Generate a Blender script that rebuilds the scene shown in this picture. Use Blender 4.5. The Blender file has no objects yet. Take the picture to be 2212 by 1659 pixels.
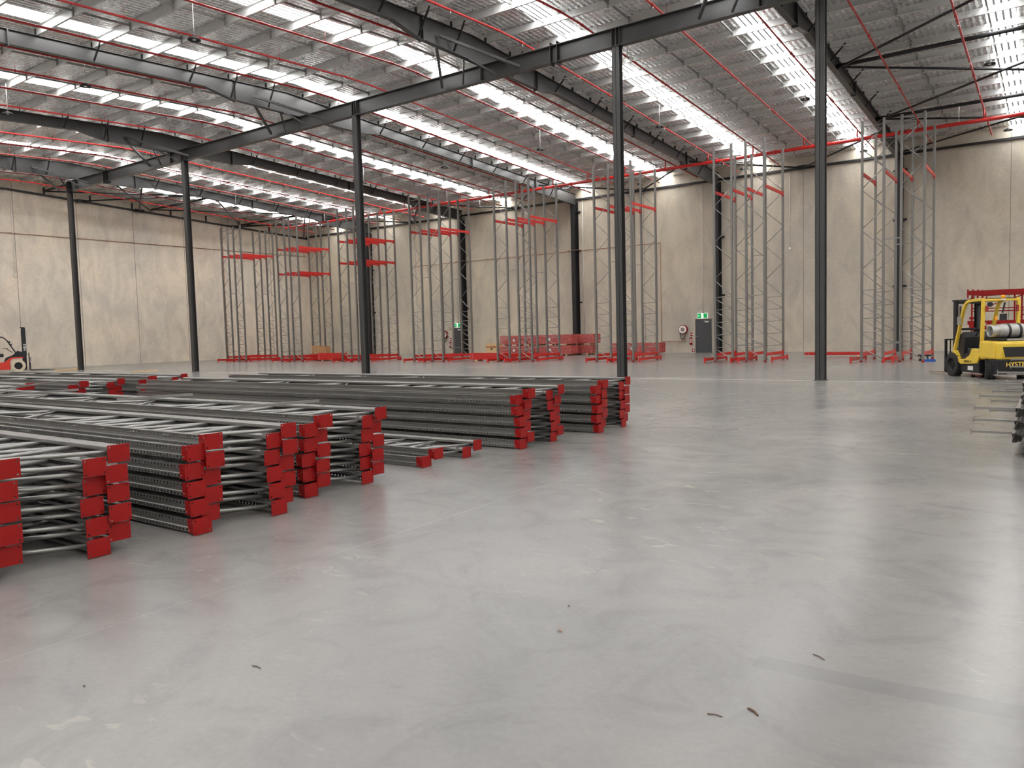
import bpy, math, random
from mathutils import Matrix, Vector
S = bpy.context.scene
COL = S.collection
R = random.Random(7)
PI = math.pi

# ------------------------------------------------------------------ camera
F_PX = 1666.6; W_PX = 2212.0; CAM_H = 1.57
yaw, pitch, roll = -0.620318985, 0.066725262, -0.026433182
fw = Vector((math.sin(yaw) * math.cos(pitch), math.cos(yaw) * math.cos(pitch), -math.sin(pitch)))
rt = Vector((math.cos(yaw), -math.sin(yaw), 0)); up = rt.cross(fw)
rt2 = rt * math.cos(roll) + up * math.sin(roll)
up2 = -rt * math.sin(roll) + up * math.cos(roll)
cd = bpy.data.cameras.new('camera'); cam = bpy.data.objects.new('camera', cd); COL.objects.link(cam)
cd.sensor_width = 36; cd.lens = F_PX / W_PX * 36; cd.clip_end = 400; cd.clip_start = .05
M = Matrix((rt2, up2, -fw)).transposed().to_4x4(); M.translation = (0, 0, CAM_H)
cam.matrix_world = M
S.camera = cam
# ------------------------------------------------------------------ world, exposure
w = bpy.data.worlds.new('world'); S.world = w; w.use_nodes = True
bg = w.node_tree.nodes['Background']; bg.inputs[0].default_value = (.75, .85, 1, 1); bg.inputs[1].default_value = 1.2
S.view_settings.view_transform = 'Standard'; S.view_settings.look = 'None'
S.view_settings.gamma = 1; S.view_settings.use_curve_mapping = False
S.view_settings.exposure = 0.0
SKY_L = 19.0        # radiance of the daylight coming through the translucent roof sheets

# ------------------------------------------------------------------ materials
def nt(name):
    m = bpy.data.materials.new(name); m.use_nodes = True
    return m, m.node_tree.nodes, m.node_tree.links, m.node_tree.nodes['Principled BSDF']
def mat(name, c, rough=.5, metal=0, noise=0, scale=8, bump=0, spec=.5, coat=0, rvar=0):
    m, n, l, b = nt(name)
    b.inputs['Roughness'].default_value = rough; b.inputs['Metallic'].default_value = metal
    b.inputs['Specular IOR Level'].default_value = spec; b.inputs['Coat Weight'].default_value = coat
    tc = n.new('ShaderNodeTexCoord'); nz = n.new('ShaderNodeTexNoise'); nz.inputs['Scale'].default_value = scale
    nz.inputs['Detail'].default_value = 5
    l.new(tc.outputs['Object'], nz.inputs['Vector'])
    r = n.new('ShaderNodeValToRGB'); k = noise
    r.color_ramp.elements[0].position = .3; r.color_ramp.elements[1].position = .7
    r.color_ramp.elements[0].color = (*[x * (1 - k) for x in c], 1); r.color_ramp.elements[1].color = (*[min(1, x * (1 + k)) for x in c], 1)
    l.new(nz.outputs['Fac'], r.inputs[0]); l.new(r.outputs[0], b.inputs['Base Color'])
    if rvar:
        mr = n.new('ShaderNodeMapRange'); mr.inputs[3].default_value = rough - rvar; mr.inputs[4].default_value = rough + rvar
        l.new(nz.outputs['Fac'], mr.inputs[0]); l.new(mr.outputs[0], b.inputs['Roughness'])
    if bump:
        bp = n.new('ShaderNodeBump'); bp.inputs['Strength'].default_value = bump; bp.inputs['Distance'].default_value = .02
        l.new(nz.outputs['Fac'], bp.inputs['Height']); l.new(bp.outputs[0], b.inputs['Normal'])
    return m
def emit(name, c, s):
    m, n, l, b = nt(name); b.inputs['Base Color'].default_value = (*c, 1)
    b.inputs['Emission Color'].default_value = (*c, 1); b.inputs['Emission Strength'].default_value = s
    return m
class G:                                            # small node-graph writer
    def __init__(s, n, l): s.n, s.l = n, l
    def put(s, sock, v):
        if hasattr(v, 'is_output'): s.l.new(v, sock)
        else: sock.default_value = v
    def m(s, op, a, b=0., c=0.):
        x = s.n.new('ShaderNodeMath'); x.operation = op
        for i, v in enumerate((a, b, c)): s.put(x.inputs[i], v)
        return x.outputs[0]
    def noise(s, vec, scale, detail=5, dist=0, rough=.5):
        x = s.n.new('ShaderNodeTexNoise'); s.l.new(vec, x.inputs['Vector']); x.inputs['Scale'].default_value = scale
        x.inputs['Detail'].default_value = detail; x.inputs['Distortion'].default_value = dist; x.inputs['Roughness'].default_value = rough
        return x.outputs['Fac']
    def map(s, vec, sc, rot=(0, 0, 0)):
        x = s.n.new('ShaderNodeMapping'); s.l.new(vec, x.inputs[0]); x.inputs['Scale'].default_value = sc; x.inputs['Rotation'].default_value = rot
        return x.outputs[0]
    def ramp(s, f, pts):
        x = s.n.new('ShaderNodeValToRGB'); s.l.new(f, x.inputs[0]); e = x.color_ramp.elements
        while len(e) < len(pts): e.new(.5)
        for i, (p, c) in enumerate(pts): e[i].position = p; e[i].color = (*c, 1) if len(c) == 3 else c
        return x.outputs[0]
    def mix(s, f, a, b, mode='MIX'):
        x = s.n.new('ShaderNodeMix'); x.data_type = 'RGBA'; x.blend_type = mode
        s.put(x.inputs['Factor'], f); s.put(x.inputs[6], a); s.put(x.inputs[7], b)
        return x.outputs[2]
    def bump(s, h, st, dist=.02, nrm=None):
        x = s.n.new('ShaderNodeBump'); s.put(x.inputs['Height'], h); x.inputs['Strength'].default_value = st; x.inputs['Distance'].default_value = dist
        if nrm: s.l.new(nrm, x.inputs['Normal'])
        return x.outputs[0]
def g3(v): return (v, v, v, 1)

def concrete_wall(name, axis, cols):
    m, n, l, b = nt(name); g = G(n, l)
    co = n.new('ShaderNodeTexCoord').outputs['Object']
    big = g.noise(co, .22, 4, .6); mid = g.noise(g.map(co, (1, 1, .45)), 1.1, 6, 1.2); fine = g.noise(co, 7, 6)
    rings = g.noise(co, .9, 3, 2.5)
    c = g.ramp(big, [(p, k) for p, k in zip((.3, .5, .72), cols)])
    c = g.mix(.7, c, g.ramp(mid, [(.3, (.68, .68, .68)), (.55, (.88, .88, .87)), (.75, (1, .99, .97))]), 'MULTIPLY')
    c = g.mix(.35, c, g.ramp(fine, [(.3, (.7, .7, .7)), (.7, (1, 1, 1))]), 'MULTIPLY')
    # pale swirls left by the trowel
    band = g.m('ABSOLUTE', g.m('SUBTRACT', rings, .52)); sw = g.m('LESS_THAN', band, .004)
    c = g.mix(g.m('MULTIPLY', sw, .12), c, (.95, .88, .74, 1))
    # slight tone per cast panel
    sep = n.new('ShaderNodeSeparateXYZ'); l.new(co, sep.inputs[0])
    pn = g.m('FLOOR', g.m('DIVIDE', sep.outputs[axis], 4.97 if axis == 0 else 3.93))
    wn = n.new('ShaderNodeTexWhiteNoise'); wn.noise_dimensions = '1D'; l.new(pn, wn.inputs['W'])
    c = g.mix(1, c, g.ramp(wn.outputs['Value'], [(0, (.92, .92, .94)), (1, (1.0, 1.0, .98))]), 'MULTIPLY')
    l.new(c, b.inputs['Base Color']); b.inputs['Roughness'].default_value = .75
    l.new(g.bump(mid, .12, .05), b.inputs['Normal'])
    return m

def floor_mat():
    m, n, l, b = nt('polished_concrete'); g = G(n, l)
    co = n.new('ShaderNodeTexCoord').outputs['Object']
    sep = n.new('ShaderNodeSeparateXYZ'); l.new(co, sep.inputs[0]); X, Y = sep.outputs[0], sep.outputs[1]
    big = g.noise(co, .28, 5, .8); mid = g.noise(co, 1.6, 8, 1.5, .6); fine = g.noise(co, 28, 6, 0, .7)
    c = g.ramp(big, [(.3, (.186, .181, .176)), (.5, (.234, .223, .211)), (.7, (.285, .267, .248))])
    c = g.mix(.7, c, g.ramp(mid, [(.3, (.72, .73, .74)), (.5, (.92, .92, .92)), (.72, (1.0, 1.0, .99))]), 'MULTIPLY')
    c = g.mix(.3, c, g.ramp(fine, [(.3, (.75, .75, .75)), (.7, (1.1, 1.1, 1.1))]), 'MULTIPLY')
    # pale scrapes and flaked patches
    scr = g.noise(g.map(co, (1, 2.6, 1), (0, 0, .5)), 2.6, 9, 1.0, .62)
    gate = g.noise(co, .5, 2)
    mk = g.m('MULTIPLY', g.ramp(scr, [(.61, (0, 0, 0)), (.635, (1, 1, 1))]), g.ramp(gate, [(.45, (0, 0, 0)), (.6, (1, 1, 1))]))
    c = g.mix(g.m('MULTIPLY', mk, .28), c, (.40, .385, .32, 1))
    # tyre smear near the camera
    ty = g.m('ABSOLUTE', g.m('SUBTRACT', Y, g.m('ADD', 3.6, g.m('MULTIPLY', g.m('SINE', g.m('MULTIPLY', X, 1.3)), .08))))
    tm = g.m('MULTIPLY', g.m('LESS_THAN', ty, .07), g.m('GREATER_THAN', X, -1.15))
    c = g.mix(g.m('MULTIPLY', tm, g.ramp(fine, [(.2, (.1, .1, .1)), (.8, (.5, .5, .5))])), c, (.13, .13, .127, 1))
    # saw-cut joints
    jx = g.m('ABSOLUTE', g.m('SUBTRACT', g.m('PINGPONG', g.m('ADD', X, 4.28), 4.97), 0))
    jy = g.m('ABSOLUTE', g.m('SUBTRACT', Y, 22.42))
    c = g.mix(g.m('MULTIPLY', g.m('LESS_THAN', jx, .006), .2), c, (.4, .4, .385, 1))
    c = g.mix(g.m('MULTIPLY', g.m('LESS_THAN', jy, .09), .9), c, (.5, .49, .47, 1))
    l.new(c, b.inputs['Base Color'])
    rr = g.m('ADD', g.m('MULTIPLY', mid, .12), g.m('MULTIPLY', big, .08)); l.new(g.m('MINIMUM', g.m('ADD', rr, .155), .27), b.inputs['Roughness'])
    b.inputs['Specular IOR Level'].default_value = .5
    l.new(g.bump(g.m('ADD', mid, g.m('MULTIPLY', fine, .35)), .06, .02), b.inputs['Normal'])
    return m

def foil_mat():
    m, n, l, b = nt('foil_roof_lining'); g = G(n, l)
    co = n.new('ShaderNodeTexCoord').outputs['Object']
    sep = n.new('ShaderNodeSeparateXYZ'); l.new(co, sep.inputs[0]); X, Y = sep.outputs[0], sep.outputs[1]
    wr = g.noise(g.map(co, (1, 1, 1)), 5.5, 6, 1.5, .65); wr2 = g.noise(g.map(co, (.6, 5, 1)), 3, 4, .6)
    rib = g.m('SINE', g.m('MULTIPLY', g.m('ADD', X, g.m('MULTIPLY', wr, .05)), 2 * PI / .195))
    gx = g.m('LESS_THAN', g.m('FRACT', g.m('DIVIDE', X, .195)), .09)
    gy = g.m('LESS_THAN', g.m('FRACT', g.m('DIVIDE', g.m('ADD', Y, g.m('MULTIPLY', wr, .06)), .3)), .06)
    ln = g.m('MAXIMUM', gx, g.m('MULTIPLY', gy, .8))
    c = g.ramp(wr, [(.3, (.86, .855, .85)), (.7, (.98, .98, .98))])
    c = g.mix(g.m('MULTIPLY', ln, .62), c, (.22, .24, .23, 1))
    l.new(c, b.inputs['Base Color']); b.inputs['Metallic'].default_value = .8
    l.new(g.m('ADD', .12, g.m('MULTIPLY', wr, .28)), b.inputs['Roughness'])
    h = g.m('ADD', g.m('MULTIPLY', rib, .9), g.m('ADD', g.m('MULTIPLY', wr, 1.1), g.m('MULTIPLY', wr2, .9)))
    l.new(g.bump(h, .65, .035), b.inputs['Normal'])
    return m

def skylight_mat():
    m, n, l, b = nt('translucent_roof_sheet'); g = G(n, l)
    co = n.new('ShaderNodeTexCoord').outputs['Object']
    sep = n.new('ShaderNodeSeparateXYZ'); l.new(co, sep.inputs[0])
    rib = g.m('LESS_THAN', g.m('FRACT', g.m('DIVIDE', sep.outputs[0], .205)), .34)
    e = n.new('ShaderNodeEmission'); l.new(g.mix(rib, (1, 1, .99, 1), (.012, .012, .012, 1)), e.inputs[0]); e.inputs[1].default_value = SKY_L
    l.new(e.outputs[0], n['Material Output'].inputs['Surface']); n.remove(b)
    return m

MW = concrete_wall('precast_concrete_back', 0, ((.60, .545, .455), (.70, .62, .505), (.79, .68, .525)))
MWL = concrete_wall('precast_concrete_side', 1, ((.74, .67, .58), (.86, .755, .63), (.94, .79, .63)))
MF = floor_mat(); MFOIL = foil_mat(); MSKY = skylight_mat()
MGAL = mat('galvanised_steel', (.50, .50, .49), .42, .55, .22, 14, .1, rvar=.1)
MGALD = mat('galvanised_purlin', (.66, .665, .655), .48, .4, .07, 3, .03, rvar=.05)
MPOST = mat('grey_upright_steel', (.25, .24, .228), .3, .55, .04, 1)
MBRACE = mat('grey_brace_steel', (.33, .322, .31), .3, .6, .03, 1)
MRED = mat('red_powder_coat', (.29, .007, .007), .36, 0, .06, 4, 0, .3)
MREDB = mat('red_beam_paint', (.60, .022, .018), .35, 0, .06, 3, 0, .5)
MPIPE = mat('red_pipe_paint', (.46, .018, .018), .38, 0, .08, 3)
MMAIN = mat('bright_red_main_paint', (.62, .022, .018), .32, 0, .05, 3)
MDARK = mat('charcoal_steel_paint', (.050, .049, .049), .36, 0, .1, 2, 0, .5)
MBLK = mat('black_paint', (.016, .016, .018), .5, 0, .1, 4)
MCU = mat('copper_pipe', (.42, .20, .12), .45, .5, .1, 6)
MWHITE = mat('white_plastic', (.80, .79, .76), .5, 0, .03, 5)
MCHROME = mat('bright_zinc', (.8, .8, .78), .25, .9, .03, 5)
MDOOR = mat('grey_door_paint', (.075, .075, .08), .5, 0, .05, 4)
MWOOD = mat('pine_timber', (.72, .50, .26), .7, 0, .18, 9, .1)
MCARD = mat('brown_cardboard', (.46, .27, .13), .8, 0, .1, 5)
MWRAP = mat('film_wrapped_red', (.56, .12, .11), .22, 0, .45, 11, .7, .8)
MYEL = mat('yellow_forklift_paint', (.80, .55, .06), .38, 0, .08, 4, 0, .5)
MRUB = mat('black_rubber', (.02, .02, .02), .7, 0, .15, 12, .2)
MRUBW = mat('cream_rubber', (.72, .62, .46), .7, 0, .1, 8, .1)
MFRED = mat('red_forklift_paint', (.72, .05, .03), .35, 0, .05, 4)
MALU = mat('brushed_aluminium', (.42, .41, .385), .4, .5, .08, 6)
MAMB = mat('amber_lens', (.95, .38, .02), .2, 0, .05, 5)
MORA = mat('rusty_fork_steel', (.30, .20, .13), .6, .4, .2, 8)
MGREEN = emit('exit_sign_green', (.0, .36, .09), .5)
MSIGNW = emit('exit_sign_white', (.9, .95, .9), .7)
MBLUE = mat('blue_plastic', (.02, .14, .55), .4)
MTXT = mat('yellow_lettering', (.85, .58, .10), .5)

# ------------------------------------------------------------------ mesh helpers
class MB:
    def __init__(s): s.v = []; s.f = []
    def quad(s, a, b, c, d): i = len(s.v); s.v += [a, b, c, d]; s.f.append((i, i + 1, i + 2, i + 3)); return s
    def poly(s, pts): i = len(s.v); s.v += list(pts); s.f.append(tuple(range(i, i + len(pts)))); return s
    def box(s, x0, x1, y0, y1, z0, z1):
        i = len(s.v); s.v += [(x, y, z) for z in (z0, z1) for y in (y0, y1) for x in (x0, x1)]
        for q in ((0, 2, 3, 1), (4, 5, 7, 6), (0, 1, 5, 4), (2, 6, 7, 3), (0, 4, 6, 2), (1, 3, 7, 5)): s.f.append(tuple(i + k for k in q))
        return s
    def hexa(s, b, t):                              # bottom 4 pts, top 4 pts (same winding)
        i = len(s.v); s.v += list(b) + list(t)
        for q in ((3, 2, 1, 0), (4, 5, 6, 7), (0, 1, 5, 4), (1, 2, 6, 5), (2, 3, 7, 6), (3, 0, 4, 7)): s.f.append(tuple(i + k for k in q))
        return s
    def tube(s, a, b, r, n=8, r2=None, cap=True):
        a, b = Vector(a), Vector(b); d = (b - a).normalized(); u = d.orthogonal().normalized(); w_ = d.cross(u)
        r2 = r if r2 is None else r2; i = len(s.v)
        for p, q in ((a, r), (b, r2)):
            for k in range(n):
                t = 2 * PI * k / n; s.v.append(tuple(p + u * (q * math.cos(t)) + w_ * (q * math.sin(t))))
        for k in range(n): s.f.append((i + k, i + (k + 1) % n, i + n + (k + 1) % n, i + n + k))
        if cap: s.f.append(tuple(i + n - 1 - k for k in range(n))); s.f.append(tuple(i + n + k for k in range(n)))
        return s
    def bar(s, a, b, w_, h, upv=(0, 0, 1)):         # rectangular bar between two points
        a, b = Vector(a), Vector(b); d = (b - a).normalized(); u = Vector(upv); x = d.cross(u)
        if x.length < 1e-4: x = d.orthogonal()
        x.normalize(); y = x.cross(d).normalized()
        q = [x * sx * w_ / 2 + y * sy * h / 2 for sx, sy in ((-1, -1), (1, -1), (1, 1), (-1, 1))]
        return s.hexa([tuple(a + k) for k in q], [tuple(b + k) for k in q])
    def lathe(s, prof, o=(0, 0, 0), axis='z', n=24):
        i = len(s.v); m = len(prof)
        for k in range(n):
            t = 2 * PI * k / n
            for r, h in prof:
                p = (r * math.cos(t), r * math.sin(t), h)
                if axis == 'x': p = (h, p[0], p[1])
                if axis == 'y': p = (p[1], h, p[0])
                s.v.append((p[0] + o[0], p[1] + o[1], p[2] + o[2]))
        for k in range(n):
            for j in range(m - 1):
                a = i + k * m + j; b = i + ((k + 1) % n) * m + j; s.f.append((a, b, b + 1, a + 1))
        return s
    def ext(s, pts, v0, v1, plane='xz'):            # closed outline extruded along the missing axis
        def P(a, c, v): return (a, v, c) if plane == 'xz' else ((a, c, v) if plane == 'xy' else (v, a, c))
        i = len(s.v); n = len(pts)
        s.v += [P(a, c, v0) for a, c in pts] + [P(a, c, v1) for a, c in pts]
        for k in range(n): s.f.append((i + k, i + (k + 1) % n, i + n + (k + 1) % n, i + n + k))
        s.f.append(tuple(i + n - 1 - k for k in range(n))); s.f.append(tuple(i + n + k for k in range(n)))
        return s
    def ibeam(s, x0, x1, wy, z0, z1, tf=.02, tw=.012):   # along x
        s.box(x0, x1, -wy / 2, wy / 2, z0, z0 + tf); s.box(x0, x1, -wy / 2, wy / 2, z1 - tf, z1); return s.box(x0, x1, -tw / 2, tw / 2, z0 + tf, z1 - tf)
    def mesh(s, name, smooth=False):
        me = bpy.data.meshes.new(name); me.from_pydata([tuple(p) for p in s.v], [], s.f)
        if smooth:
            for p in me.polygons: p.use_smooth = True
        me.update(); return me
    def obj(s, name, m, parent=None, smooth=False, bevel=0):
        me = s.mesh(name, smooth); me.materials.append(m)
        o = bpy.data.objects.new(name, me); COL.objects.link(o); o.parent = parent
        if bevel:
            b = o.modifiers.new('bevel', 'BEVEL'); b.width = bevel; b.segments = 2; b.limit_method = 'ANGLE'
        return o
def tag(o, label, cat, group=None, kind=None):
    o['label'] = label; o['category'] = cat
    if group: o['group'] = group
    if kind: o['kind'] = kind
    return o
def thing(name, label, cat, loc=(0, 0, 0), rz=0, group=None, rot=None):
    o = bpy.data.objects.new(name, None); COL.objects.link(o); o.empty_display_size = .2
    if rot is not None: o.matrix_world = Matrix.Translation(loc) @ rot.to_4x4()
    else: o.location = loc; o.rotation_euler = (0, 0, rz)
    return tag(o, label, cat, group)
def inst(name, me, parent, loc=(0, 0, 0), rot=None):
    o = bpy.data.objects.new(name, me); COL.objects.link(o); o.parent = parent
    if rot is not None: o.matrix_local = Matrix.Translation(loc) @ rot.to_4x4()
    else: o.location = loc
    return o
def tree(o, parent=None):
    c = o.copy(); COL.objects.link(c)
    if parent: c.parent = parent
    for ch in list(o.children): tree(ch, c)
    return c
def struct(name, mb, m, label, cat): return tag(mb.obj(name, m), label, cat, kind='structure')
def text(name, s, size, m, parent, mat4, ext=.002):
    cu = bpy.data.curves.new(name, 'FONT'); cu.body = s; cu.size = size; cu.extrude = ext; cu.offset = size * .018; cu.align_x = 'CENTER'; cu.align_y = 'CENTER'
    t_ = bpy.data.objects.new(name, cu); COL.objects.link(t_); bpy.context.view_layer.update()
    me = bpy.data.meshes.new_from_object(t_.evaluated_get(bpy.context.evaluated_depsgraph_get())); bpy.data.objects.remove(t_); bpy.data.curves.remove(cu)
    me.materials.clear(); me.materials.append(m); o = bpy.data.objects.new(name, me); COL.objects.link(o); o.parent = parent; o.matrix_local = mat4
    return o
def basis(x, y, z, loc): m = Matrix((x, y, z)).transposed().to_4x4(); m.translation = loc; return m
ORD = ['first', 'second', 'third', 'fourth', 'fifth', 'sixth', 'seventh', 'eighth', 'ninth', 'tenth', 'eleventh', 'twelfth', 'thirteenth',
       'fourteenth', 'fifteenth', 'sixteenth', 'seventeenth', 'eighteenth', 'nineteenth', 'twentieth', 'twenty-first', 'twenty-second', 'twenty-third',
       'twenty-fourth', 'twenty-fifth', 'twenty-sixth', 'twenty-seventh', 'twenty-eighth', 'twenty-ninth', 'thirtieth']
def nth(i): return ORD[i]

# ------------------------------------------------------------------ building shell
XL, XR, YB, YN = -54.8, 31.0, 46.0, -25.0
YR, ZR, SL = 22.0, 12.0, .05
def zt(y): return ZR - SL * abs(y - YR)             # top line of the rafters
struct('floor', MB().box(XL - .3, XR + .3, YN - .3, YB + .3, -.3, 0), MF, 'polished grey concrete slab floor', 'floor')
def wall_prof(x0, x1):
    return [(YN, 0), (YB, 0), (YB, zt(YB) + .3), (YR, ZR + .3), (YN, zt(YN) + .3)]
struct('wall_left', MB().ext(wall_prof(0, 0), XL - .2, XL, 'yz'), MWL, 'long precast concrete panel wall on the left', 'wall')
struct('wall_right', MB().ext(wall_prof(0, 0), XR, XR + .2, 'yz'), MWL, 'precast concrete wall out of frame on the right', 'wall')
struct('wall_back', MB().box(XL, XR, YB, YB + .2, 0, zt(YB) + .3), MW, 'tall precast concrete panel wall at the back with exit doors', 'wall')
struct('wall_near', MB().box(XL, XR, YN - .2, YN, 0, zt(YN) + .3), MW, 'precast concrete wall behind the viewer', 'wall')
SKYX = [-50.6, -44.7, -38.9, -33.0, -26.15, -20.5, -14.5, -8.92, -1.88, 4.3, 10.4, 16.4, 22.5, 28.0]
SW = .84
ce = MB(); ZC = .28
edges = [XL]
for x in SKYX: edges += [x - SW / 2, x + SW / 2]
edges.append(XR)
for k in range(0, len(edges), 2):
    a, b = edges[k], edges[k + 1]
    for y0, y1 in ((YN, YR), (YR, YB)):
        z0, z1 = zt(y0) + ZC, zt(y1) + ZC
        ce.hexa([(a, y0, z0), (b, y0, z0), (b, y1, z1), (a, y1, z1)], [(a, y0, z0 + .06), (b, y0, z0 + .06), (b, y1, z1 + .06), (a, y1, z1 + .06)])
struct('ceiling', ce, MFOIL, 'low-pitched roof lined with silver foil over wire mesh', 'ceiling')
for k, x in enumerate(SKYX):
    s = MB(); a, b = x - SW / 2, x + SW / 2
    for y0, y1 in ((YN, YR), (YR, YB)):
        z0, z1 = zt(y0) + ZC + .03, zt(y1) + ZC + .03
        s.hexa([(a, y0, z0), (b, y0, z0), (b, y1, z1), (a, y1, z1)], [(a, y0, z0 + .02), (b, y0, z0 + .02), (b, y1, z1 + .02), (a, y1, z1 + .02)])
    struct('window_%d' % (k + 1), s, MSKY, 'translucent roof skylight strip, %s from the left wall' % nth(k), 'skylight')
# panel joints (dark sealant grooves) and the black steel angle that holds the panels
t = MB()
for x in [-12.15 + 4.97 * k for k in range(-8, 9)]:
    if XL + 1 < x < XR - 1: t.box(x - .012, x + .012, YB - .004, YB + .01, 0, zt(YB))
tj = struct('trim_1', t, mat('joint_sealant', (.2, .175, .15), .8), 'thin vertical sealant joints between the back wall panels', 'panel joint')
t = MB()
for k in range(-12, 7):
    y = 22.32 + 3.92 * k
    if YN < y < YB - 1: t.box(XL - .01, XL + .004, y - .015, y + .015, 0, zt(y))
o = t.obj('trim_2', tj.data.materials[0]); tag(o, 'thin vertical sealant joints between the left wall panels', 'panel joint', kind='structure')
struct('trim_3', MB().box(XL, XR, YB - .13, YB, 10.38, 10.50), MBLK, 'black steel angle running along the top of the back wall', 'steel angle')
t = MB()
for y0, y1 in ((YN, YR), (YR, YB)):
    t.hexa([(XL, y0, zt(y0) - .56), (XL + .13, y0, zt(y0) - .56), (XL + .13, y1, zt(y1) - .56), (XL, y1, zt(y1) - .56)],
           [(XL, y0, zt(y0) - .44), (XL + .13, y0, zt(y0) - .44), (XL + .13, y1, zt(y1) - .44), (XL, y1, zt(y1) - .44)])
y = -20
while y < 45:
    t.box(XL, XL + .08, y - .05, y + .05, zt(y) - .5, zt(y) + .0); y += 2.95
struct('trim_4', t, MBLK, 'black steel angle with upright cleats along the top of the left wall', 'steel angle')
# thin skirting line of mortar packing at wall bases
struct('baseboard_back', MB().box(XL, XR, YB - .006, YB, 0, .035), mat('mortar_packing', (.5, .47, .42), .9), 'pale mortar line at the foot of the back wall', 'mortar strip')
struct('baseboard_left', MB().box(XL, XL + .006, YN, YB, 0, .035), bpy.data.materials['mortar_packing'], 'pale mortar line at the foot of the left wall', 'mortar strip')

# ------------------------------------------------------------------ purlins, bridging
RX = [-46.9, -37.0, -27.1, -17.1, -7.15, 2.8, 12.75, 22.7]
PYF = [22.85 + 1.517 * k for k in range(15) if 22.85 + 1.517 * k < 45.8]
PYN = [20.94 - 1.775 * k for k in range(26) if 20.94 - 1.775 * k > YN + .3]
def purlin(y):
    m = MB(); z = zt(y); s = .05 if y < YR else -.05
    d = 1 if y > YR else -1
    m.box(XL, XR, -.002, .002, 0, .25)                      # web
    m.box(XL, XR, -.07 if d > 0 else 0, .0 if d > 0 else .07, -.001, .002)
    m.box(XL, XR, 0 if d > 0 else -.07, .07 if d > 0 else 0, .248, .251)
    m.box(XL, XR, (-.07 if d > 0 else .068), (-.068 if d > 0 else .07), 0, .02)
    o = m.obj('roof_purlin', MGALD); o.location = (0, y, z); return o
for k, y in enumerate(PYF):
    tag(purlin(y), 'galvanised roof purlin behind the ridge, %s from the back wall' % nth(len(PYF) - 1 - k), 'purlin', 'roof purlins behind the ridge')
for k, y in enumerate(PYN):
    tag(purlin(y), 'galvanised roof purlin on the near slope, %s in front of the ridge' % nth(k), 'purlin', 'roof purlins on the near slope')
MBRG = mat('bridging_steel', (.30, .30, .29), .5, .3, .1, 5)
bays = [(XL + .1, RX[0])] + [(RX[i], RX[i + 1]) for i in range(7)] + [(RX[7], XR)]
nb = 0
for a, b in bays:
    for q in ((1, 2, 3) if b - a > 8.5 else (1, 2)):
        x = a + (b - a) * q / (4 if b - a > 8.5 else 3)
        if x > 6: continue
        m = MB()
        for L in (PYN[:16][::-1] + PYF,):
            for y0, y1 in zip(L[:-1], L[1:]):
                m.bar((x, y0 + .02, zt(y0) + .15), (x, y1 - .02, zt(y1) + .15), .045, .06)
                m.box(x - .03, x + .03, y1 - .035, y1 - .01, zt(y1) - .03, zt(y1) + .24)
        tag(m.obj('purlin_bridging', MBRG), 'line of steel bridging channels between the purlins, %s from the left wall' % nth(nb), 'bridging', 'purlin bridging lines'); nb += 1

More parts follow.
